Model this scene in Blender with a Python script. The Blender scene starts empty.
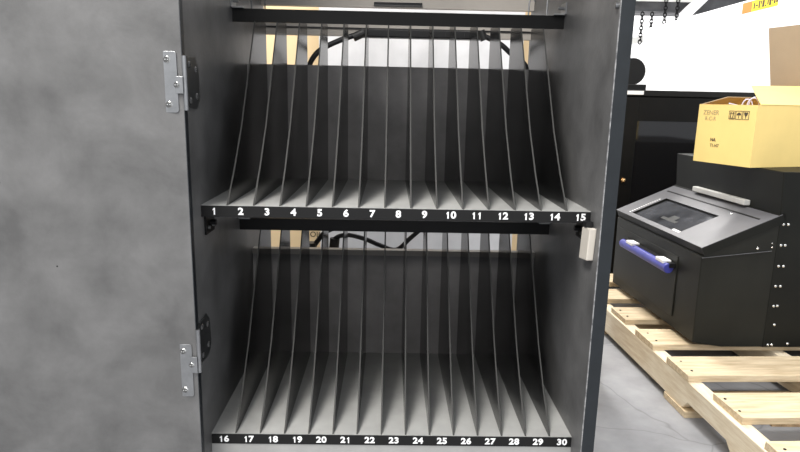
import bpy, bmesh, math, random
from mathutils import Vector, Matrix
random.seed(7)
S = bpy.context.scene
COL = S.collection
GZ = 0.80            # height of the upper numbered shelf above the floor; coordinates below are written relative to that shelf
PI = math.pi

# ---------------------------------------------------------------- materials
def mat(name, color, rough=.5, metal=0., spec=.5, vary=0., vscale=6., bump=0., bscale=60., color2=None, detail=5., distort=0., stretch=None):
    m = bpy.data.materials.new(name); m.use_nodes = True
    nt = m.node_tree; b = nt.nodes['Principled BSDF']
    b.inputs['Roughness'].default_value = rough; b.inputs['Metallic'].default_value = metal
    b.inputs['Specular IOR Level'].default_value = spec
    c = (*color, 1)
    b.inputs['Base Color'].default_value = c
    tc = nt.nodes.new('ShaderNodeTexCoord')
    src = tc.outputs['Object']
    if stretch:
        mp = nt.nodes.new('ShaderNodeMapping'); mp.inputs['Scale'].default_value = stretch
        nt.links.new(src, mp.inputs['Vector']); src = mp.outputs['Vector']
    if vary or color2:
        n = nt.nodes.new('ShaderNodeTexNoise'); n.inputs['Scale'].default_value = vscale; n.inputs['Detail'].default_value = detail
        n.inputs['Roughness'].default_value = .6; n.inputs['Distortion'].default_value = distort
        nt.links.new(src, n.inputs['Vector'])
        r = nt.nodes.new('ShaderNodeValToRGB')
        c2 = color2 or tuple(x*(1+vary) for x in color)
        c1 = color if color2 else tuple(x*(1-vary) for x in color)
        r.color_ramp.elements[0].color = (*c1, 1); r.color_ramp.elements[1].color = (*c2, 1)
        r.color_ramp.elements[0].position = .32; r.color_ramp.elements[1].position = .68
        nt.links.new(n.outputs['Fac'], r.inputs['Fac']); nt.links.new(r.outputs['Color'], b.inputs['Base Color'])
    if bump:
        n2 = nt.nodes.new('ShaderNodeTexNoise'); n2.inputs['Scale'].default_value = bscale; n2.inputs['Detail'].default_value = 4
        nt.links.new(src, n2.inputs['Vector'])
        bp = nt.nodes.new('ShaderNodeBump'); bp.inputs['Strength'].default_value = bump; bp.inputs['Distance'].default_value = .002
        nt.links.new(n2.outputs['Fac'], bp.inputs['Height']); nt.links.new(bp.outputs['Normal'], b.inputs['Normal'])
    return m

M = {}
M['laminate'] = mat('pewter_laminate', (.106,.105,.104), .42, vary=.30, vscale=10, distort=.2, bump=.12, bscale=120, detail=8)
M['shelf'] = mat('shelf_laminate', (.31,.31,.30), .55, spec=.3, vary=.12, vscale=14, detail=7)
M['backing'] = mat('back_laminate', (.23,.222,.222), .45, vary=.28, vscale=8)
M['divider'] = mat('black_divider', (.007,.007,.007), .2, spec=.3, vary=.15, vscale=20)
M['divider_edge'] = mat('divider_edge', (.05,.05,.048), .7, spec=.1)
M['edge'] = mat('edge_banding', (.012,.015,.018), .5, spec=.35, vary=.12, vscale=40)
M['edge_light'] = mat('edge_chipping', (.35,.35,.35), .5, color2=(.06,.06,.065), vscale=90)
M['black'] = mat('black_plastic', (.008,.008,.009), .45, spec=.3)
M['blackmetal'] = mat('black_painted_steel', (.005,.005,.005), .5, spec=.16, vary=.15, vscale=30)
M['strip'] = mat('strip_black', (.007,.007,.007), .5, spec=.25)
M['white_print'] = mat('white_print', (.85,.85,.85), .5)
M['chrome'] = mat('bright_zinc', (.28,.285,.29), .4, metal=1., vary=.1, vscale=60)
M['chrome_dark'] = mat('screw_recess', (.06,.06,.06), .5)
M['beige'] = mat('beige_plastic', (.55,.51,.45), .5, vary=.04)
M['cable'] = mat('cable_rubber', (.012,.012,.014), .45)
M['concrete'] = None
M['pine'] = mat('pine_wood', (.50,.38,.23), .65, color2=(.74,.61,.42), vscale=9, stretch=(1,9,9), bump=.25, bscale=40)
M['pine_y'] = mat('pine_wood_long', (.66,.54,.37), .65, color2=(.84,.75,.58), vscale=9, stretch=(9,1,9), bump=.25, bscale=40)
M['bark'] = mat('bark_edge', (.16,.11,.06), .9, color2=(.4,.28,.16), vscale=40)
M['machine'] = mat('machine_black', (.007,.0075,.006), .5, spec=.22, vary=.25, vscale=7, bump=.05, bscale=300)
M['machine_front'] = mat('machine_front_paint', (.013,.0135,.011), .5, spec=.25, vary=.25, vscale=5, bump=.05, bscale=300)
M['lid'] = mat('lid_grey', (.105,.105,.113), .42, spec=.4, vary=.1, vscale=8)
M['glass_dark'] = mat('smoked_window', (.05,.052,.058), .08, vary=.6, vscale=9)
M['bolt'] = mat('bolt_zinc', (.75,.75,.72), .25, metal=1.)
M['blue'] = mat('blue_grip', (.05,.055,.30), .4, vary=.12, vscale=30)
M['lightgrey'] = mat('light_grey_plastic', (.52,.52,.50), .5)
M['white'] = mat('white_plastic', (.86,.86,.86), .5)
M['card_yellow'] = mat('carton_yellow', (.90,.68,.25), .7, vary=.05, vscale=5)
M['card_shade'] = mat('carton_inner_shaded', (.36,.275,.18), .8, vary=.06, vscale=6)  # flap tone darkened so the colour itself carries the shade
M['card_tan'] = mat('carton_tan', (.68,.52,.31), .75, vary=.06, vscale=3)
M['ink'] = mat('ink', (.07,.055,.035), .7)
M['ink_faint'] = mat('faint_ink', (.44,.35,.18), .7)
M['board'] = mat('pale_board', (.60,.60,.61), .5, vary=.14, vscale=6, detail=8)
M['taupe'] = mat('taupe_cap_and_shade', (.38,.35,.315), .5, vary=.12, vscale=6)  # shaded tone of the added rear bands, also colours the cap strip
M['rackblack'] = mat('rack_black', (.006,.006,.006), .5, spec=.25)
M['rackglass'] = mat('rack_glass', (.008,.008,.009), .06)
M['brass'] = mat('brass', (.75,.52,.28), .25, metal=1.)
M['crate'] = mat('crate_white', (.93,.93,.94), .55)
M['orange'] = mat('sticker_orange', (.85,.22,.04), .5)
M['yellow'] = mat('sticker_yellow', (.95,.75,.03), .5)
M['beam'] = mat('beam_grey', (.10,.10,.105), .5, vary=.35, vscale=7)
M['wall'] = mat('wall_paint', (.86,.86,.87), .8)
M['lav'] = mat('lavender_cable', (.62,.60,.74), .4)
M['plug'] = mat('dark_plug', (.02,.02,.02), .5)

def concrete():
    m = mat('concrete', (.21,.213,.225), .6, color2=(.33,.335,.35), vscale=5, detail=10, bump=.15, bscale=50)
    nt = m.node_tree; b = nt.nodes['Principled BSDF']
    ramp = b.inputs['Base Color'].links[0].from_socket
    tc = [n for n in nt.nodes if n.type == 'TEX_COORD'][0]
    v = nt.nodes.new('ShaderNodeTexVoronoi'); v.feature = 'DISTANCE_TO_EDGE'; v.inputs['Scale'].default_value = 2.3
    nz = nt.nodes.new('ShaderNodeTexNoise'); nz.inputs['Scale'].default_value = 5
    mx = nt.nodes.new('ShaderNodeMix'); mx.data_type = 'VECTOR'; mx.inputs['Factor'].default_value = .12
    nt.links.new(tc.outputs['Object'], nz.inputs['Vector'])
    nt.links.new(tc.outputs['Object'], mx.inputs['A']); nt.links.new(nz.outputs['Color'], mx.inputs['B'])
    nt.links.new(mx.outputs['Result'], v.inputs['Vector'])
    r = nt.nodes.new('ShaderNodeValToRGB'); r.color_ramp.elements[0].color = (.72,.72,.72,1); r.color_ramp.elements[1].color = (1,1,1,1)
    r.color_ramp.elements[0].position = .0; r.color_ramp.elements[1].position = .008
    nt.links.new(v.outputs['Distance'], r.inputs['Fac'])
    mul = nt.nodes.new('ShaderNodeMix'); mul.data_type = 'RGBA'; mul.blend_type = 'MULTIPLY'; mul.inputs['Factor'].default_value = 1
    nt.links.new(ramp, mul.inputs['A']); nt.links.new(r.outputs['Color'], mul.inputs['B'])
    nt.links.new(mul.outputs['Result'], b.inputs['Base Color'])
    return m
M['concrete'] = concrete()

# ---------------------------------------------------------------- mesh helpers
def box(bm, a, b):
    x0,x1 = sorted((a[0],b[0])); y0,y1 = sorted((a[1],b[1])); z0,z1 = sorted((a[2],b[2]))
    v = [bm.verts.new(p) for p in ((x0,y0,z0),(x1,y0,z0),(x1,y1,z0),(x0,y1,z0),(x0,y0,z1),(x1,y0,z1),(x1,y1,z1),(x0,y1,z1))]
    for f in ((3,2,1,0),(4,5,6,7),(0,1,5,4),(1,2,6,5),(2,3,7,6),(3,0,4,7)): bm.faces.new([v[i] for i in f])
    return v
def prism(bm, pts, axis, lo, hi):
    """extrude a polygon (2D points in the two other axes, in xyz order) along an axis"""
    def P(p, h): q = list(p); q.insert(axis, h); return q
    a = [bm.verts.new(P(p, lo)) for p in pts]; b = [bm.verts.new(P(p, hi)) for p in pts]
    n = len(pts)
    bm.faces.new(a); bm.faces.new(b[::-1])
    for i in range(n): bm.faces.new((a[i], b[i], b[(i+1)%n], a[(i+1)%n]))
    return a+b
def slab(bm, quad, th):
    """a flat polygon in space given real thickness along its normal"""
    q = [Vector(p) for p in quad]; nrm = (q[1]-q[0]).cross(q[2]-q[0]).normalized()*th
    a = [bm.verts.new(p) for p in q]; b = [bm.verts.new(p+nrm) for p in q]; n = len(q)
    bm.faces.new(a); bm.faces.new(b[::-1])
    for i in range(n): bm.faces.new((a[i], b[i], b[(i+1)%n], a[(i+1)%n]))
def cyl(bm, p, q, r, seg=16, r2=None):
    p, q = Vector(p), Vector(q); d = q-p
    rot = d.to_track_quat('Z', 'Y').to_matrix().to_4x4()
    bmesh.ops.create_cone(bm, cap_ends=True, segments=seg, radius1=r, radius2=r if r2 is None else r2, depth=d.length,
                          matrix=Matrix.Translation((p+q)/2) @ rot)
def sph(bm, p, r, sc=(1,1,1)):
    bmesh.ops.create_uvsphere(bm, u_segments=14, v_segments=8, radius=r, matrix=Matrix.Translation(p) @ Matrix.Diagonal((*sc,1)))
def tube(bm, pts, r, seg=10, sub=6):
    P = [Vector(p) for p in pts]; pp = []
    for i in range(len(P)-1):
        p0 = P[max(i-1,0)]; p1 = P[i]; p2 = P[i+1]; p3 = P[min(i+2,len(P)-1)]
        for k in range(sub):
            t = k/sub
            pp.append(.5*((2*p1)+(p2-p0)*t+(2*p0-5*p1+4*p2-p3)*t*t+(3*p1-p0-3*p2+p3)*t**3))
    pp.append(P[-1]); rings = []
    for i, p in enumerate(pp):
        d = (pp[min(i+1,len(pp)-1)]-pp[max(i-1,0)]).normalized()
        u = d.orthogonal() if not rings else (lastu - d*lastu.dot(d))
        u.normalize(); lastu = u; w = d.cross(u)
        rings.append([bm.verts.new(p+r*(math.cos(a)*u+math.sin(a)*w)) for a in [2*PI*k/seg for k in range(seg)]])
    for a, b in zip(rings, rings[1:]):
        for k in range(seg): bm.faces.new((a[k], a[(k+1)%seg], b[(k+1)%seg], b[k]))
    bm.faces.new(rings[0][::-1]); bm.faces.new(rings[-1])
def torus(bm, c, R, r, mtx, sc=1.):
    n, k = 14, 7; V = []
    for i in range(n):
        a = 2*PI*i/n; row = []
        for j in range(k):
            b = 2*PI*j/k
            p = Vector(((R+r*math.cos(b))*math.cos(a), (R+r*math.cos(b))*math.sin(a)*sc, r*math.sin(b)))
            row.append(bm.verts.new(Vector(c) + mtx @ p))
        V.append(row)
    for i in range(n):
        for j in range(k):
            bm.faces.new((V[i][j], V[(i+1)%n][j], V[(i+1)%n][(j+1)%k], V[i][(j+1)%k]))

OFF = {}
def empty(name, loc, label, cat, rz=0, group=None):
    o = bpy.data.objects.new(name, None); COL.objects.link(o)
    o.empty_display_size = .05
    o.location = (loc[0], loc[1], loc[2]+GZ); o.rotation_euler = (0,0,rz)
    OFF[o] = Vector(loc); tag(o, label, cat, group); return o
def tag(o, label, cat, group=None):
    o['label'] = label; o['category'] = cat
    if group: o['group'] = group
def obj(name, bm, m, parent=None, local=False, bevel=0., smooth=False, mats=None, loc=None):
    """link the bmesh as one object. Not local: bmesh in shelf-relative coordinates."""
    bmesh.ops.recalc_face_normals(bm, faces=bm.faces)
    if not local:
        if parent is not None: off = -OFF[parent]
        elif loc is not None: off = -Vector(loc)
        else: off = Vector((0,0,GZ))
        bmesh.ops.translate(bm, verts=bm.verts, vec=off)
    me = bpy.data.meshes.new(name); bm.to_mesh(me); bm.free()
    o = bpy.data.objects.new(name, me); COL.objects.link(o)
    for x in (mats or [m]): me.materials.append(x)
    if smooth:
        for p in me.polygons: p.use_smooth = True
    if parent is not None: o.parent = parent; OFF[o] = OFF.get(parent, Vector())
    elif loc is not None: o.location = (loc[0], loc[1], loc[2]+GZ); OFF[o] = Vector(loc)
    if bevel:
        bv = o.modifiers.new('bevel', 'BEVEL'); bv.width = bevel; bv.segments = 2; bv.limit_method = 'ANGLE'
    return o
def new(): return bmesh.new()
def B(name, a, b, m, parent=None, **k):
    bm = new(); box(bm, a, b); return obj(name, bm, m, parent, **k)
def copy(o, parent, dx=0, dy=0, dz=0):
    c = o.copy(); COL.objects.link(c); c.parent = parent
    c.location = o.location + Vector((dx,dy,dz)); OFF[c] = OFF.get(parent, Vector()); return c
def text_bm(s, size, bold=0., depth=.0006):
    """letters as a solid mesh in the XZ plane, centred, facing -y"""
    cu = bpy.data.curves.new('t', 'FONT'); cu.body = s; cu.size = size; cu.align_x = 'CENTER'; cu.align_y = 'CENTER'
    cu.offset = bold; cu.extrude = depth/2; cu.resolution_u = 4
    o = bpy.data.objects.new('t', cu); COL.objects.link(o)
    dg = bpy.context.evaluated_depsgraph_get(); me = bpy.data.meshes.new_from_object(o.evaluated_get(dg))
    bpy.data.objects.remove(o); bm = new(); bm.from_mesh(me); bpy.data.meshes.remove(me)
    bmesh.ops.transform(bm, matrix=Matrix.Rotation(PI/2, 4, 'X'), verts=bm.verts)
    return bm
def number_bm(s, size):
    bm = new(); adv = size*.60; w = adv*(len(s)-1)
    for i, ch in enumerate(s):
        cx = -w/2+adv*i
        if ch == '1':
            h = size*.355
            a = prism(bm, [(cx-.0004,-h),(cx+.0016,-h),(cx+.0016,h),(cx+.0001,h),(cx-.0020,h-.0022),(cx-.0020,h-.0038),(cx-.0004,h-.0028)], 1, -.0003, .0003)
        else:
            t = text_bm(ch, size, .0005); bmesh.ops.scale(t, vec=(1.12,1,1), verts=t.verts); bmesh.ops.translate(t, verts=t.verts, vec=(cx,0,0))
            me = bpy.data.meshes.new('n'); t.to_mesh(me); t.free(); bm.from_mesh(me); bpy.data.meshes.remove(me)
    return bm
def struct(o): o['kind'] = 'structure'; return o

# ---------------------------------------------------------------- setting
struct(B('floor', (-6,-6,-.9), (9,8,-.80), M['concrete']))
struct(B('wall_back', (-6,6.0,-.80), (9,6.1,2.9), M['wall']))

# ---------------------------------------------------------------- cabinet
W = .6; ZL = -.3835; PITCH = W/15; YS = .047; YB = .382; DEEP = .56
cab = empty('charging_cabinet', (.3,.28,-.80), 'grey laminate cabinet standing open with two numbered tiers of black dividers', 'cabinet')
L = M['laminate']
sp = B('side_panel', (-.02,0,-.80), (0,DEEP,1.10), L, cab)
bm = new(); box(bm, (W,.0012,-.80), (W+.0205,DEEP,1.10)); sp2 = obj('side_panel', bm, L, cab)
es = B('edge_band', (W+.0012,-.0006,-.80), (W+.0205,.0012,1.10), M['edge'], sp2); es['label'] = 'dark blue-grey edge band'
ec = B('edge_band', (W-.0002,-.0006,-.80), (W+.0012,.0012,1.10), M['edge_light'], sp2); ec['label'] = 'pale chipped edge line'
B('edge_band', (-.02,-.0012,-.80), (0,0,1.10), M['edge'], sp)
B('top_panel', (-.02,0,1.10), (W+.0205,DEEP,1.12), L, cab)
B('base_fascia', (0,YS,-.80), (W,YS+.018,ZL-.018), M['shelf'], cab)

B('unseen_shade_board', (0,.06,.52), (W,.20,.54), L, cab)  # added out of view, keeps direct light off the divider tops
# dividers: one profile, front edge running back as it rises
prof = [(YS+.001,0.0),(.100,.052),(.156,.117),(.220,.212),(.279,.297),(.279,.304),(.372,.304),(.372,0.0)]
bm = new(); prism(bm, prof, 0, PITCH-.0012, PITCH+.0012); bm.normal_update()
for f in bm.faces: f.material_index = 1 if (len(f.verts) == 4 and abs(f.normal.x) < .5) else 0
div0 = obj('divider', bm, None, cab, mats=[M['divider'], M['divider_edge']])
for tier, dz in ((0,0),(1,ZL)):
    for k in range(14):
        if tier == 0 and k == 0: continue
        copy(div0, cab, k*(PITCH+.0002), 0, dz)
for tier, dz in ((0,0),(1,ZL)):
    sh = B('shelf', (0,YS,-.018+dz), (W,YB,dz), M['shelf'], cab)
    st = B('number_strip', (.0005,YS-.0012,-.0178+dz), (W-.0005,YS,-.0006+dz), M['strip'], sh); st['label'] = 'black strip printed with white slot numbers'
    for k in range(15):
        n = k+1+15*tier
        t = number_bm(str(n), .0148)
        xk = PITCH*(k+.5) + (.0003 if k == 0 else .0008) + .0028*k/14
        bmesh.ops.translate(t, verts=t.verts, vec=(xk, YS-.0016, -.0092+dz))
        obj('slot_number', t, M['white_print'], sh)
    # the rail that holds the tops of the dividers
    bm = new(); box(bm, (0,.2785,.2955+dz), (W,.2835,.3185+dz)); box(bm, (0,.2835,.3135+dz), (W,.300,.3185+dz))
    rail = obj('divider_rail', bm, M['blackmetal'], cab)
    # back panel
    h = .228 if tier == 0 else .232
    bp = B('back_panel', (0,YB,dz), (W,YB+.012,h+dz), M['backing'], cab)
    if tier == 1:
        B('cap_strip', (0,YB-.003,h-.010+dz), (W,YB+.014,h+.0015+dz), M['taupe'], bp)
    # little shelf brackets under and by the rail ends
    for sx, x0 in ((1,0),(-1,W)):
        bm = new()
        box(bm, (x0,.060,-.050+dz), (x0+sx*.003,.105,-.018+dz)); box(bm, (x0,.060,-.021+dz), (x0+sx*.024,.105,-.018+dz))
        cyl(bm, (x0,.085,-.034+dz), (x0+sx*.012,.085,-.034+dz), .0045, 10)
        if tier == 0:
            br = obj('shelf_bracket', bm, M['blackmetal'], cab)
            for yy in (.072,.096):
                bm2 = new(); cyl(bm2, (x0+sx*.003,yy,-.040+dz), (x0+sx*.006,yy,-.040+dz), .003, 10); obj('screw', bm2, M['chrome'], br)
        else: bm.free()
    for sx, x0 in ((1,0),(-1,W)):
        bm = new()
        box(bm, (x0,.268,.3185+dz), (x0+sx*.022,.30,.3205+dz)); box(bm, (x0,.268,.3185+dz), (x0+sx*.002,.30,.340+dz))
        cyl(bm, (x0+sx*.002,.278,.331+dz), (x0+sx*.013,.278,.331+dz), .003, 8)
        obj('rail_clip', bm, M['chrome'], cab)
# standing wire clips above the rail
for xa, yb in ((.028,.31),(.043,.36),(.575,.31),(.552,.36)):
    bm = new(); tube(bm, [(xa,yb,.318),(xa,yb,.352),(xa+.006,yb,.36),(xa+.010,yb-.008,.352)], .0016, 6, 4)
    obj('wire_clip', bm, M['chrome'], cab)
# added rear bands standing in for shade on the board and carton
br = B('shade_band', (0,.530,.300), (W,.548,.338), M['taupe'], cab)
B('trim_line', (0,.5275,.314), (W,.530,.3175), M['black'], br)
rf = B('upper_shade_band', (0,.530,.3612), (W,.548,.56), M['taupe'], cab)  # added band for the shaded upper part of board and carton
bm = new(); box(bm, (.247,.5275,.3665), (.353,.530,.372)); obj('cable_slot', bm, M['black'], rf)
bm = new(); box(bm, (.247,.526,.3645), (.353,.530,.3665)); obj('slot_lip', bm, M['chrome_dark'], rf)
ps = B('power_strip', (.222,.500,.2955), (.487,.530,.3120), M['black'], cab, bevel=.002)
for k in range(6): B('socket', (.240+k*.041,.4985,.2985), (.262+k*.041,.500,.309), M['black'], ps)

# beige magnetic catch on the right side panel
bm = new(); prism(bm, [(.014,-.020),(.050,-.024),(.055,-.076),(.019,-.071)], 0, W-.011, W)
mc = obj('catch', bm, M['beige'], cab, bevel=.0015); mc['label'] = 'beige plastic catch'
bm = new(); box(bm, (W-.012,.028,-.0215), (W-.002,.045,-.013)); obj('catch_hook', bm, M['black'], mc)
bm = new(); cyl(bm, (W,.008,.297), (W-.005,.008,.297), .004, 12); obj('screw', bm, M['chrome'], cab)

# door, swung open to the left
DA = math.radians(6)
bm = new(); box(bm, (-.56,-.0125,-.74), (.0022,.0045,1.07))
dr = bm
piv = Vector((.0022,-.0125,0))
bmesh.ops.rotate(dr, cent=piv, matrix=Matrix.Rotation(DA, 3, 'Z'), verts=dr.verts)
door = obj('door', dr, L, cab)
bm = new(); box(bm, (.0022,-.0125,-.74), (.0032,.0045,1.07))
bmesh.ops.rotate(bm, cent=piv, matrix=Matrix.Rotation(DA, 3, 'Z'), verts=bm.verts)
obj('edge_band', bm, M['edge'], door)
for (x,z) in ((-.247,.0415),(-.183,-.078),(-.29,.012)):
    bm = new(); cyl(bm, (x,-.0128,z), (x,-.0120,z), .0012, 8)
    bmesh.ops.rotate(bm, cent=piv, matrix=Matrix.Rotation(DA, 3, 'Z'), verts=bm.verts); obj('pin_hole', bm, M['black'], door)

def screw(parent, p, axis, r=.0048):
    bm = new(); a = Vector(p); d = Vector(axis)
    cyl(bm, a, a+d*.0016, r, 14, r*.75)
    k = len(bm.faces)
    c = a+d*.0017; u = d.orthogonal().normalized(); w_ = d.cross(u)
    for p, q in ((u+w_, u-w_), (u-w_, u+w_)):
        p = p.normalized()*r*.55; q = q.normalized()*r*.13
        vs_ = [bm.verts.new(c+e) for e in (p+q, q-p, -p-q, p-q)]; ws_ = [bm.verts.new(v.co+d*.0001) for v in vs_]
        bm.faces.new(vs_); bm.faces.new(ws_)
        for i in range(4): bm.faces.new((vs_[i], vs_[(i+1)%4], ws_[(i+1)%4], ws_[i]))
    bm.faces.ensure_lookup_table()
    for f in bm.faces[k:]: f.material_index = 1
    return obj('screw', bm, None, parent, mats=[M['bolt'], M['chrome_dark']])
def round_poly(x0,x1,z0,z1,r,corners):
    pts = []
    for (cx,cz,a0,on) in ((x0,z0,PI,corners[0]),(x1,z0,1.5*PI,corners[1]),(x1,z1,0,corners[2]),(x0,z1,.5*PI,corners[3])):
        if on:
            ox = cx+r if cx == x0 else cx-r; oz = cz+r if cz == z0 else cz-r
            pts += [(ox+r*math.cos(a0+t*PI/8), oz+r*math.sin(a0+t*PI/8)) for t in range(5)]
        else: pts.append((cx,cz))
    return pts
def hinge(zd0, zd1, zw0, zw1, zt0, zt1, zb0, zb1):
    bm = new()
    prism(bm, round_poly(-.0255,-.0040,zd0,zd1,.004,(1,1,1,1)), 1, -.0150, -.0122)
    h = obj('hinge', bm, M['chrome'], cab, bevel=.0005)            # leaf on the door
    bm = new(); prism(bm, round_poly(-.0065,.0040,zt0,zt1,.002,(1,0,0,1)), 1, -.0175, -.0150); tb = obj('tab', bm, M['chrome'], h, bevel=.0005)
    bm = new(); cyl(bm, (.0058,-.0125,zb0), (.0058,-.0125,zb1), .0036, 14); obj('barrel', bm, M['chrome'], h, smooth=False)
    bm = new(); prism(bm, [(-.010,zw0+.004),(.045,zw0),(.060,zw0+.014),(.060,zw1-.016),(.045,zw1),(-.010,zw1-.004)], 0, .0002, .0024)
    obj('wall_leaf', bm, M['chrome'], h)
    for z in (zd0+.011, zd1-.011): screw(h, (-.0170,-.0150,z), (0,-1,0))
    screw(h, (-.0045,-.0175,(zt0+zt1)/2), (0,-1,0), .0042)
    for y,z in ((.018,zw0+.012),(.046,zw0+.018),(.018,zw1-.012),(.046,zw1-.018)): screw(h, (.0024,y,z), (1,0,0))
hinge(.1395,.2215, .1440,.2180, .1655,.1885, .143,.216)
hinge(-.2855,-.2010, -.2440,-.1740, -.2460,-.2200, -.2460,-.1780)

# ---------------------------------------------------------------- behind the cabinet
bd = B('grey_board', (.0715,1.0,-.80), (.680,1.025,.62), M['board'], bevel=.002, loc=(.36,1.01,-.80)); 
tag(bd, 'pale grey laminate board standing upright behind the open cabinet', 'board')
ct = empty('tan_carton', (.25,1.3,-.80), 'tall tan cardboard carton behind the pale grey board', 'carton')
B('carton_body', (-.55,1.12,-.80), (1.05,1.50,.70), M['card_tan'], ct)
t = text_bm('OIC', .026, .0003); bmesh.ops.translate(t, verts=t.verts, vec=(.046,1.1193,-.285)); obj('print', t, M['ink'], ct)
def cable(pts, r, label, nm='power_cable', m='cable', plug=None):
    base = Vector(pts[0]); bm = new(); tube(bm, pts, r)
    e = empty(nm, tuple(base), label, 'cable')
    obj('cord', bm, M[m], e, smooth=True)
    for (a,b,rr) in (plug or []):
        bm = new(); cyl(bm, a, b, rr, 14); obj('plug', bm, M['plug'], e)
    return e
cable([(.108,.482,.215),(.114,.482,.240),(.135,.482,.265),(.180,.482,.287),(.218,.486,.300)], .0058,
      'black power cable arching from the back panel up to the power strip', plug=[((.102,.482,.205),(.102,.482,.235),.012),((.205,.484,.292),(.228,.487,.303),.009)])
cable([(.480,.482,.303),(.497,.482,.296),(.524,.482,.283),(.545,.482,.266),(.576,.482,.244),(.582,.482,.220)], .0058,
      'black power cable drooping from the right end of the power strip', plug=[((.478,.482,.312),(.486,.482,.292),.008)])
cable([(.114,.47,-.190),(.117,.47,-.170),(.128,.47,-.152),(.144,.47,-.133),(.170,.47,-.120),(.2,.47,-.10)], .0058,
      'black cable behind dividers 17 to 20, rising from lower back panel', plug=[((.112,.47,-.182),(.112,.47,-.157),.013)])
cable([(.166,.45,-.165),(.168,.45,-.143),(.195,.45,-.134),(.234,.45,-.142),(.268,.45,-.156),(.305,.45,-.166),(.335,.45,-.140),(.365,.45,-.112)], .0052,
      'black cable looping behind dividers 20 to 25 above lower back panel', plug=[((.165,.45,-.172),(.168,.45,-.142),.011)])
cable([(.505,.47,-.115),(.512,.47,-.135),(.506,.47,-.150),(.515,.47,-.170),(.520,.47,-.20)], .0055,
      'short black cable hanging behind dividers 27 and 28')

# ---------------------------------------------------------------- pallet
px, py = 1.247, .36
pal = empty('wooden_pallet', (px,py,-.80), 'pale pine pallet on the concrete floor under the black machine', 'pallet', rz=math.radians(1.8))
def lb(name, a, b, m, parent, **k): 
    bm = new(); box(bm, a, b); return obj(name, bm, m, parent, local=True, **k)
def jit(bm, amt):
    for v in bm.verts: v.co += Vector((0, random.uniform(-amt,amt), random.uniform(-amt*.3,amt*.3)))
PL = 1.75; PW = .90
for x in (0,.43,.855):
    bm = new()
    prism(bm, [(0,.022),(.26,.022),(.29,.052),(.50,.052),(.53,.022),(1.22,.022),(1.25,.052),(1.46,.052),(1.49,.022),(PL,.022),(PL,.118),(0,.118)], 0, x, x+.045)
    obj('stringer', bm, M['pine_y'], pal, local=True, bevel=.003)
for y in (0,.50,1.2,PL-.14):
    lb('bottom_board', (-.004,y,0), (PW-.02,y+.14,.022), M['pine'], pal, bevel=.002)
for i, y in enumerate((-.002,.255,.510,.755,1.005,1.255,1.50)):
    bm = new(); box(bm, (.004+random.uniform(-.006,.012),y,.118), (PW,y+.145,.140)); jit(bm, .004)
    bb = obj('deck_board', bm, M['pine'], pal, local=True, bevel=.002)
    for yy in (.035,.105):
        bm = new(); cyl(bm, (.028,y+yy,.1395), (.028,y+yy,.1412), .004, 8); obj('nail', bm, M['blackmetal'], bb, local=True)
bm = new(); prism(bm, [(.10,.113),(.24,.110),(.4,.114),(.6,.111),(.8,.113),(.8,.118),(.10,.118)], 1, .2545, .266); obj('bark_edge', bm, M['bark'], pal, local=True)

# ---------------------------------------------------------------- machine
mx0, my0, mz0 = 1.345, 1.092, -.6575
mac = empty('black_machine', (mx0,my0,mz0), 'bulky black machine with a sloping grey lid and blue grip, on the pallet', 'machine', rz=math.radians(1.8))
def mz(z): return z-mz0
LW = .715
bm = new(); prism(bm, [(.004,.016),(.11,0),(.26,0),(.26,mz(-.205)),(0,mz(-.335))], 1, 0, LW)
obj('hood', bm, M['machine_front'], mac, local=True, bevel=.004)
lb('drawer_front', (-.002,.15,mz(-.60)), (.002,LW-.01,mz(-.372)), M['machine_front'], mac, bevel=.002)
bm = new(); prism(bm, [(.255,0),(.85,0),(.85,mz(-.043)),(.240,mz(-.043)),(.252,mz(-.20))], 1, -.002, LW-.005)
obj('tower', bm, M['machine'], mac, local=True, bevel=.003)
bm = new(); prism(bm, [(.0,mz(-.338)),(.238,mz(-.312)),(.238,mz(-.3107)),(0,mz(-.3367))], 1, -.0035, 0)
sm = obj('side_seam', bm, M['lid'], mac, local=True); sm['label'] = 'thin pale seam line'
# lid: frame around a window
def lidp(s, y, up=0.):      # s runs up the slope from the front edge
    return (-.006+s*.914-up*.405, y, mz(-.303)+s*.405+up*.914)
SL = .288
def lidbox(s0,s1,y0,y1,u0,u1,bm):
    c = [lidp(s,y,u) for u in (u0,u1) for (s,y) in ((s0,y0),(s1,y0),(s1,y1),(s0,y1))]
    v = [bm.verts.new(p) for p in c]
    for f in ((3,2,1,0),(4,5,6,7),(0,1,5,4),(1,2,6,5),(2,3,7,6),(3,0,4,7)): bm.faces.new([v[i] for i in f])
W0,W1,V0,V1 = .022,.180,.195,.600
bm = new()
lidbox(0,W0,-.004,LW+.004,-.030,0,bm); lidbox(W1,SL,-.004,LW+.004,-.030,0,bm)
lidbox(W0,W1,-.004,V0,-.030,0,bm); lidbox(W0,W1,V1,LW+.004,-.030,0,bm)
lid = obj('lid', bm, M['machine'], mac, local=True); lid['label'] = 'sloping lid with dark window'
bm = new()
lidbox(0,W0,-.004,LW+.004,0,.0018,bm); lidbox(W1,SL,-.004,LW+.004,0,.0018,bm)
lidbox(W0,W1,-.004,V0,0,.0018,bm); lidbox(W0,W1,V1,LW+.004,0,.0018,bm)
pl = obj('lid_plate', bm, M['lid'], lid, local=True); pl['label'] = 'grey lid plate'
bm = new(); lidbox(W0,W1,V0,V1,-.026,-.008,bm); wd = obj('window', bm, M['glass_dark'], lid, local=True); wd['label'] = 'dark smoked window'
bm = new(); lidbox(W0+.003,W0+.018,V0+.010,V0+.075,-.008,-.0072,bm); obj('window_label', bm, M['white'], wd, local=True)
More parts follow.
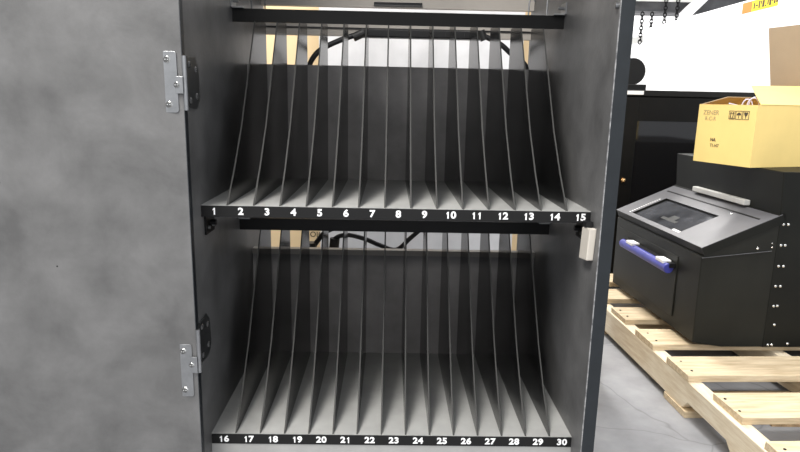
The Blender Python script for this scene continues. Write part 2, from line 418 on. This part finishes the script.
bm = new(); lidbox(W0+.06,W0+.085,V0+.15,V0+.20,-.008,-.0070,bm); lidbox(W0+.045,W0+.06,V0+.12,V0+.24,-.008,-.0070,bm); obj('latch', bm, M['machine'], wd, local=True)
bm = new()
for i in range(14):
    s = .020+i*.0105; lidbox(s,s+.006,V1+.016,V1+.024,0,.0026,bm)
dots = obj('vent_dots', bm, M['white'], lid, local=True)
bm = new(); lidbox(.225,.232,+.03,LW-.03,0,.0026,bm); obj('lid_seam', bm, M['blackmetal'], lid, local=True)
bm = new(); lidbox(.205,.213,.16,.17,0,.004,bm); obj('lid_stud', bm, M['bolt'], lid, local=True)
bm = new(); lidbox(SL-.012,SL+.010,-.002,LW,-.030,.004,bm); obj('lid_hinge_strip', bm, M['machine'], mac, local=True)
bb = lb('grip_bar', (.226,.165,mz(-.184)), (.250,.525,mz(-.164)), M['lightgrey'], mac, bevel=.003); bb['label'] = 'pale grey grip bar'
# blue handle
bm = new()
cyl(bm, (-.024,.165,mz(-.422)), (-.024,.575,mz(-.422)), .0185, 20)
gr = obj('blue_handle', bm, M['blue'], mac, local=True, bevel=.002); gr['label'] = 'blue tubular handle'
lb('handle_bracket', (-.024,.160,mz(-.418)), (-.002,.585,mz(-.402)), M['black'], gr)
for y in (.185,.455): lb('handle_clamp', (-.038,y,mz(-.4085)), (-.006,y+.062,mz(-.3955)), M['white'], gr, bevel=.002)
# bolts on the side
pts = [(1.610,-.219),(1.627,-.219),(1.612,-.291),(1.627,-.291),(1.615,-.364),(1.632,-.364),(1.615,-.435),(1.632,-.435),(1.619,-.507),(1.632,-.506),(1.632,-.575),(1.619,-.649),(1.633,-.649),(1.690,-.645)]
for i,(x,z) in enumerate(pts):
    bm = new(); sph(bm, (x-mx0,-.002,mz(z)), .0052, (1,.6,1)); obj('bolt', bm, M['bolt'], mac, local=True, smooth=True)
for (x,z,r) in ((1.534,-.303,.005),(1.582,-.285,.0028),(1.584,-.299,.0028)):
    bm = new(); sph(bm, (x-mx0,0 if x<1.59 else -.002,mz(z)), r, (1,.6,1)); obj('bolt', bm, M['bolt'], mac, local=True, smooth=True)

# ---------------------------------------------------------------- yellow carton on the machine
cz = -.0425; CW, CD, CH, CT = .36,.255,.2135,.004
car = empty('open_carton', (1.537,1.212,cz), 'open yellow cardboard carton standing on top of the black machine', 'carton', rz=math.radians(18))
bm = new(); box(bm, (0,0,0), (CW,CD,CT))
bot = obj('carton_floor', bm, M['card_yellow'], car, local=True)
for nm,a,b in (('carton_wall',(0,0,CT),(CT,CD,CH)),('carton_wall',(CW-CT,0,CT),(CW,CD,CH)),('carton_wall',(CT,0,CT),(CW-CT,CT,CH)),('carton_wall',(CT,CD-CT,CT),(CW-CT,CD,CH))):
    lb(nm, a, b, M['card_yellow'], car)
bm = new(); slab(bm, [(.012,0,CH),(CW,0,CH),(CW-.01,.105,CH+.070),(.075,.105,CH+.066)], .003)
f = obj('flap', bm, M['card_yellow'], car, local=True); f['label'] = 'front flap folded up and inward, brightly lit'
bm = new(); slab(bm, [(.004,CD,CH),(CW,CD,CH),(CW-.02,CD-.045,CH+.030),(.085,CD-.045,CH+.030)], .003)
f = obj('flap', bm, M['card_shade'], car, local=True); f['label'] = 'rear flap standing up, inner face coloured dark for shade'
bm = new(); slab(bm, [(CW,.0,CH),(CW,CD,CH),(CW-.045,CD+.02,CH+.295),(CW-.045,-.03,CH+.295)], .003)
f = obj('flap', bm, M['card_shade'], car, local=True); f['label'] = 'tall flap standing up at the right, beige standing in for shade'
def on_left(bm, y, z):      # text made facing -y, put on the x=0 face (facing -x)
    bmesh.ops.rotate(bm, cent=(0,0,0), matrix=Matrix.Rotation(-PI/2, 3, 'Z'), verts=bm.verts)
    bmesh.ops.translate(bm, verts=bm.verts, vec=(-.0006,y,z))
    return bm
obj('faint_print', on_left(text_bm('ZENER', .024, 0), .195, CH-.030), M['ink_faint'], car, local=True)
obj('faint_print', on_left(text_bm('R-C-R', .020, 0), .195, CH-.052), M['ink_faint'], car, local=True)
obj('print', on_left(text_bm('NA', .017, .0004), .172, .085), M['ink'], car, local=True)
obj('print', on_left(text_bm('TI-I47', .017, 0), .163, .064), M['ink'], car, local=True)
# handling symbols: arrows, umbrella, glass in three framed squares
bm = new()
def rr(y0,y1,z0,z1): box(bm, (-.0010,y0,z0), (-.0001,y1,z1))
z0, z1 = CH-.051, CH-.021
for k in range(3):
    a = .030+k*.029; b = a+.026
    rr(a,b,z0,z0+.0016); rr(a,b,z1-.0016,z1); rr(a,a+.0016,z0,z1); rr(b-.0016,b,z0,z1)
    c = (a+b)/2
    if k == 2:
        for d in (-.006,.004): rr(c+d,c+d+.003,z0+.006,z1-.009); prism(bm, [(c+d-.003,z1-.010),(c+d+.006,z1-.010),(c+d+.0015,z1-.004)], 0, -.001, -.0001)
        rr(c-.009,c+.009,z0+.003,z0+.005)
    if k == 1:
        prism(bm, [(c+.009*math.cos(t*PI/8), z0+.015+.009*math.sin(t*PI/8)) for t in range(9)], 0, -.001, -.0001); rr(c-.001,c+.001,z0+.004,z0+.015)
    if k == 0:
        prism(bm, [(c-.008,z1-.006),(c-.004,z1-.004),(c,z1-.006),(c+.004,z1-.004),(c+.008,z1-.006),(c+.006,z1-.014),(c,z0+.009),(c-.006,z1-.014)], 0, -.001, -.0001); rr(c-.001,c+.001,z0+.004,z0+.012)
obj('handling_symbols', bm, M['ink'], car, local=True)
# pale cable coil in the carton
bm = new()
for k,(dx,rr_) in enumerate(((0,.030),(.010,.034),(-.012,.026))):
    tube(bm, [(.052+.654*(dx+rr_*.62*math.cos(a)), .066-.756*(dx+rr_*.62*math.cos(a))+.004*k, CH-.006+rr_*math.sin(a)) for a in [PI*t/8 for t in range(-2,12)]], .0022, 7, 3)
tube(bm, [(.01,.13,CH+.004),(.05,.12,CH-.004),(.08,.11,CH-.012)], .0026, 7, 4)
tube(bm, [(.05,.10,.006),(.06,.10,.08),(.05,.11,.16),(.045,.10,CH-.01)], .0026, 7, 4)
co = obj('cable_coil', bm, M['lav'], None, local=True, smooth=True); co.location = (1.537,1.212,cz+GZ); co.rotation_euler = (0,0,math.radians(18))
tag(co, 'pale lavender cable curling out of the open yellow carton', 'cable')

# ---------------------------------------------------------------- rack cabinet behind
rk = empty('rack_cabinet', (1.77,2.55,-.80), 'black rack cabinet with a dark glass door, behind the machine', 'cabinet')
RX0,RX1,RY0,RY1,RZ = 1.415,2.125,2.20,2.92,.236
bm = new(); box(bm, (RX0,RY0+.02,-.78), (RX1,RY1,RZ-.03)); obj('body', bm, M['rackblack'], rk, bevel=.003)
B('top_cap', (RX0-.003,RY0-.004,RZ-.03), (RX1+.003,RY1,RZ), M['rackblack'], rk, bevel=.004)
B('plinth', (RX0+.02,RY0+.05,-.80), (RX1-.02,RY1-.02,-.78), M['rackblack'], rk)
bm = new()
box(bm, (RX0,RY0,-.76), (RX0+.115,RY0+.02,RZ-.034)); box(bm, (RX1-.08,RY0,-.76), (RX1,RY0+.02,RZ-.034))
box(bm, (RX0+.115,RY0,.085), (RX1-.08,RY0+.02,RZ-.034)); box(bm, (RX0+.115,RY0,-.76), (RX1-.08,RY0+.02,-.66))
rd = obj('door', bm, M['blackmetal'], rk, bevel=.002)
gl = B('glass_pane', (RX0+.115,RY0+.006,-.66), (RX1-.08,RY0+.012,.085), M['rackglass'], rd); gl['label'] = 'dark glossy glass'
bm = new(); cyl(bm, (1.480,RY0,-.213), (1.480,RY0-.016,-.213), .013, 16); sph(bm, (1.480,RY0-.018,-.213), .010); lk = obj('lock', bm, M['brass'], rd, smooth=False); lk['label'] = 'brass lock knob'
wl = B('white_label', (1.462,RY0-.0055,.214), (1.545,RY0-.004,.232), M['white'], rk)
# drum on the rack top
bx = B('switch_box', (1.44,2.45,RZ), (1.66,2.75,RZ+.036), M['rackblack'], bevel=.003, loc=(1.55,2.6,RZ)); tag(bx, 'flat dark box on the rack top under the black reel', 'box')
rl = empty('cable_reel', (1.652,2.62,RZ+.036), 'small black reel on the flat box, left of the white crate', 'reel')
bm = new()
for y in (2.60,2.66): cyl(bm, (1.635,y,RZ+.036+.074), (1.635,y+.012,RZ+.036+.074), .074, 28)
obj('flange', bm, M['rackblack'], rl)
bm = new(); cyl(bm, (1.635,2.612,RZ+.11), (1.635,2.66,RZ+.11), .045, 20); obj('drum', bm, M['beam'], rl)

# ---------------------------------------------------------------- white crate with sticker
wc = empty('white_crate', (2.5,2.9,-.80), 'tall white crate with an orange and yellow sticker, behind rack and carton', 'crate')
bm = new(); box(bm, (2.18,1.78,-.80), (2.80,3.85,.722)); obj('crate_body', bm, M['crate'], wc, bevel=.004)
st = B('sticker', (2.1785,2.235,.656), (2.1800,2.455,.711), M['yellow'], wc); st['label'] = 'yellow hazard sticker'
so = B('sticker_end', (2.1785,2.455,.656), (2.1800,2.545,.711), M['orange'], st); so['label'] = 'orange end of the sticker'
bm = new()
yy = 2.440
for w_,h0,h1 in ((.012,.2,.75),(.02,.4,.55),(.012,.15,.85),(.008,.5,.8),(.018,.2,.8),(.012,.2,.35),(.01,.3,.9),(.016,.2,.7),(.010,.5,.9),(.012,.25,.8),(.014,.3,.6)):
    box(bm, (2.1778,yy-w_,.656+.055*h0), (2.1785,yy,.656+.055*h1)); yy -= w_+.006
obj('sticker_print', bm, M['ink'], st)

# ---------------------------------------------------------------- steelwork and chains high behind
bmr = empty('steel_beam', (2.9,4.15,.85), 'grey steel beam crossing high behind the white crate', 'beam')
bm = new()
box(bm, (1.6,4.08,.870), (4.6,4.24,.884)); box(bm, (1.6,4.15,.884), (4.6,4.165,1.02)); box(bm, (1.6,4.08,1.02), (4.6,4.24,1.034))
obj('beam_profile', bm, M['beam'], bmr)
bm = new(); box(bm, (1.6,4.06,.955), (2.62,4.08,1.0)); obj('beam_rail', bm, M['lightgrey'], bmr)
po = empty('steel_post', (1.95,4.16,-.80), 'grey steel post holding the left end of the beam', 'post')
B('post_profile', (1.86,4.09,-.80), (1.98,4.23,.870), M['beam'], po); B('foot_plate', (1.82,4.05,-.80), (2.02,4.27,-.79), M['beam'], po)
po2 = empty('steel_post', (4.4,4.16,-.80), 'far right grey steel post holding the beam', 'post')
B('post_profile', (4.3,4.09,-.80), (4.42,4.23,.870), M['beam'], po2); B('foot_plate', (4.26,4.05,-.80), (4.46,4.27,-.79), M['beam'], po2)
arm = empty('steel_bracket', (2.07,3.9,.62), 'short grey steel arm joined to the left post', 'bracket')
bm = new(); slab(bm, [(1.982,4.12,.60),(2.40,4.12,.67),(2.40,4.12,.72),(1.982,4.12,.65)], .05); obj('arm', bm, M['lightgrey'], arm)
bm = new(); slab(bm, [(2.505,4.05,.845),(2.61,4.05,.845),(2.86,4.05,1.10),(2.755,4.05,1.10)], -.03)
db = obj('brace', bm, M['crate'], bmr); db['label'] = 'white diagonal brace'
def chain(x, y, zt, n, label):
    e = empty('hanging_chain', (x,y,zt), label, 'chain', group='chains hanging from the beam')
    for i in range(n):
        bm = new(); mt = Matrix.Rotation(PI/2, 3, 'X') if i % 2 == 0 else Matrix.Rotation(PI/2, 3, 'Z') @ Matrix.Rotation(PI/2, 3, 'X')
        torus(bm, (x,y,zt-.016-i*.026), .0125, .0042, mt, 1.35)
        obj('link', bm, M['blackmetal'], e, smooth=True)
    return e
chain(2.242,4.07,.875,9,'leftmost dark chain under the grey beam, the longest free-hanging one')
chain(2.318,4.07,.875,6,'second dark chain from the left under the grey beam')
chain(2.41,4.05,.975,8,'third dark chain from the left, hung in front of the beam')
chain(2.503,4.05,.975,8,'rightmost dark chain, nearest the white diagonal brace')

# ---------------------------------------------------------------- light
w = bpy.data.worlds.new('World'); S.world = w; w.use_nodes = True
bgn = w.node_tree.nodes['Background']; bgn.inputs['Color'].default_value = (.92,.95,1,1); bgn.inputs['Strength'].default_value = .55
def area(name, loc, sx, sy, power, col=(1,.97,.93), rot=(0,0,0)):
    l = bpy.data.lights.new(name, 'AREA'); l.shape = 'RECTANGLE'; l.size = sx; l.size_y = sy; l.energy = power; l.color = col
    o = bpy.data.objects.new(name, l); COL.objects.link(o); o.location = (loc[0],loc[1],loc[2]+GZ); o.rotation_euler = rot
    return o
area('ceiling_or_fill_lamp', (-.40,-1.10,1.85), .6,1.7, 62)
area('ceiling_or_fill_lamp', (.2,-4.2,2.0), 1.8,.6, 60)  # added frontal fill to brighten the lower back panel
area('ceiling_or_fill_lamp', (.35,.25,2.0), 1.2,.3, 44)
area('ceiling_or_fill_lamp', (1.0,2.9,2.3), .5,1.8, 62)
area('ceiling_or_fill_lamp', (2.4,5.0,2.5), 3.0,.5, 80)

# ---------------------------------------------------------------- camera
cam = bpy.data.cameras.new('camera'); co_ = bpy.data.objects.new('camera', cam); COL.objects.link(co_)
Rr = ((.999689662,-.014524824,.020238796),(.016852834,-.203977998,-.978830403),(.018345608,.978867716,-.203669911))
right, down, fwd = [Vector(r) for r in Rr]
m3 = Matrix((right, -down, -fwd)).transposed()
co_.matrix_world = Matrix.Translation((.287960086,-.86802065,.162769+GZ)) @ m3.to_4x4()
cam.sensor_width = 36; cam.lens = 604.75/800*36; cam.clip_start = .02; cam.clip_end = 60
S.camera = co_
vs = S.view_settings
vs.view_transform = 'Standard'; vs.look = 'None'; vs.gamma = 1; vs.exposure = .9; vs.use_curve_mapping = False
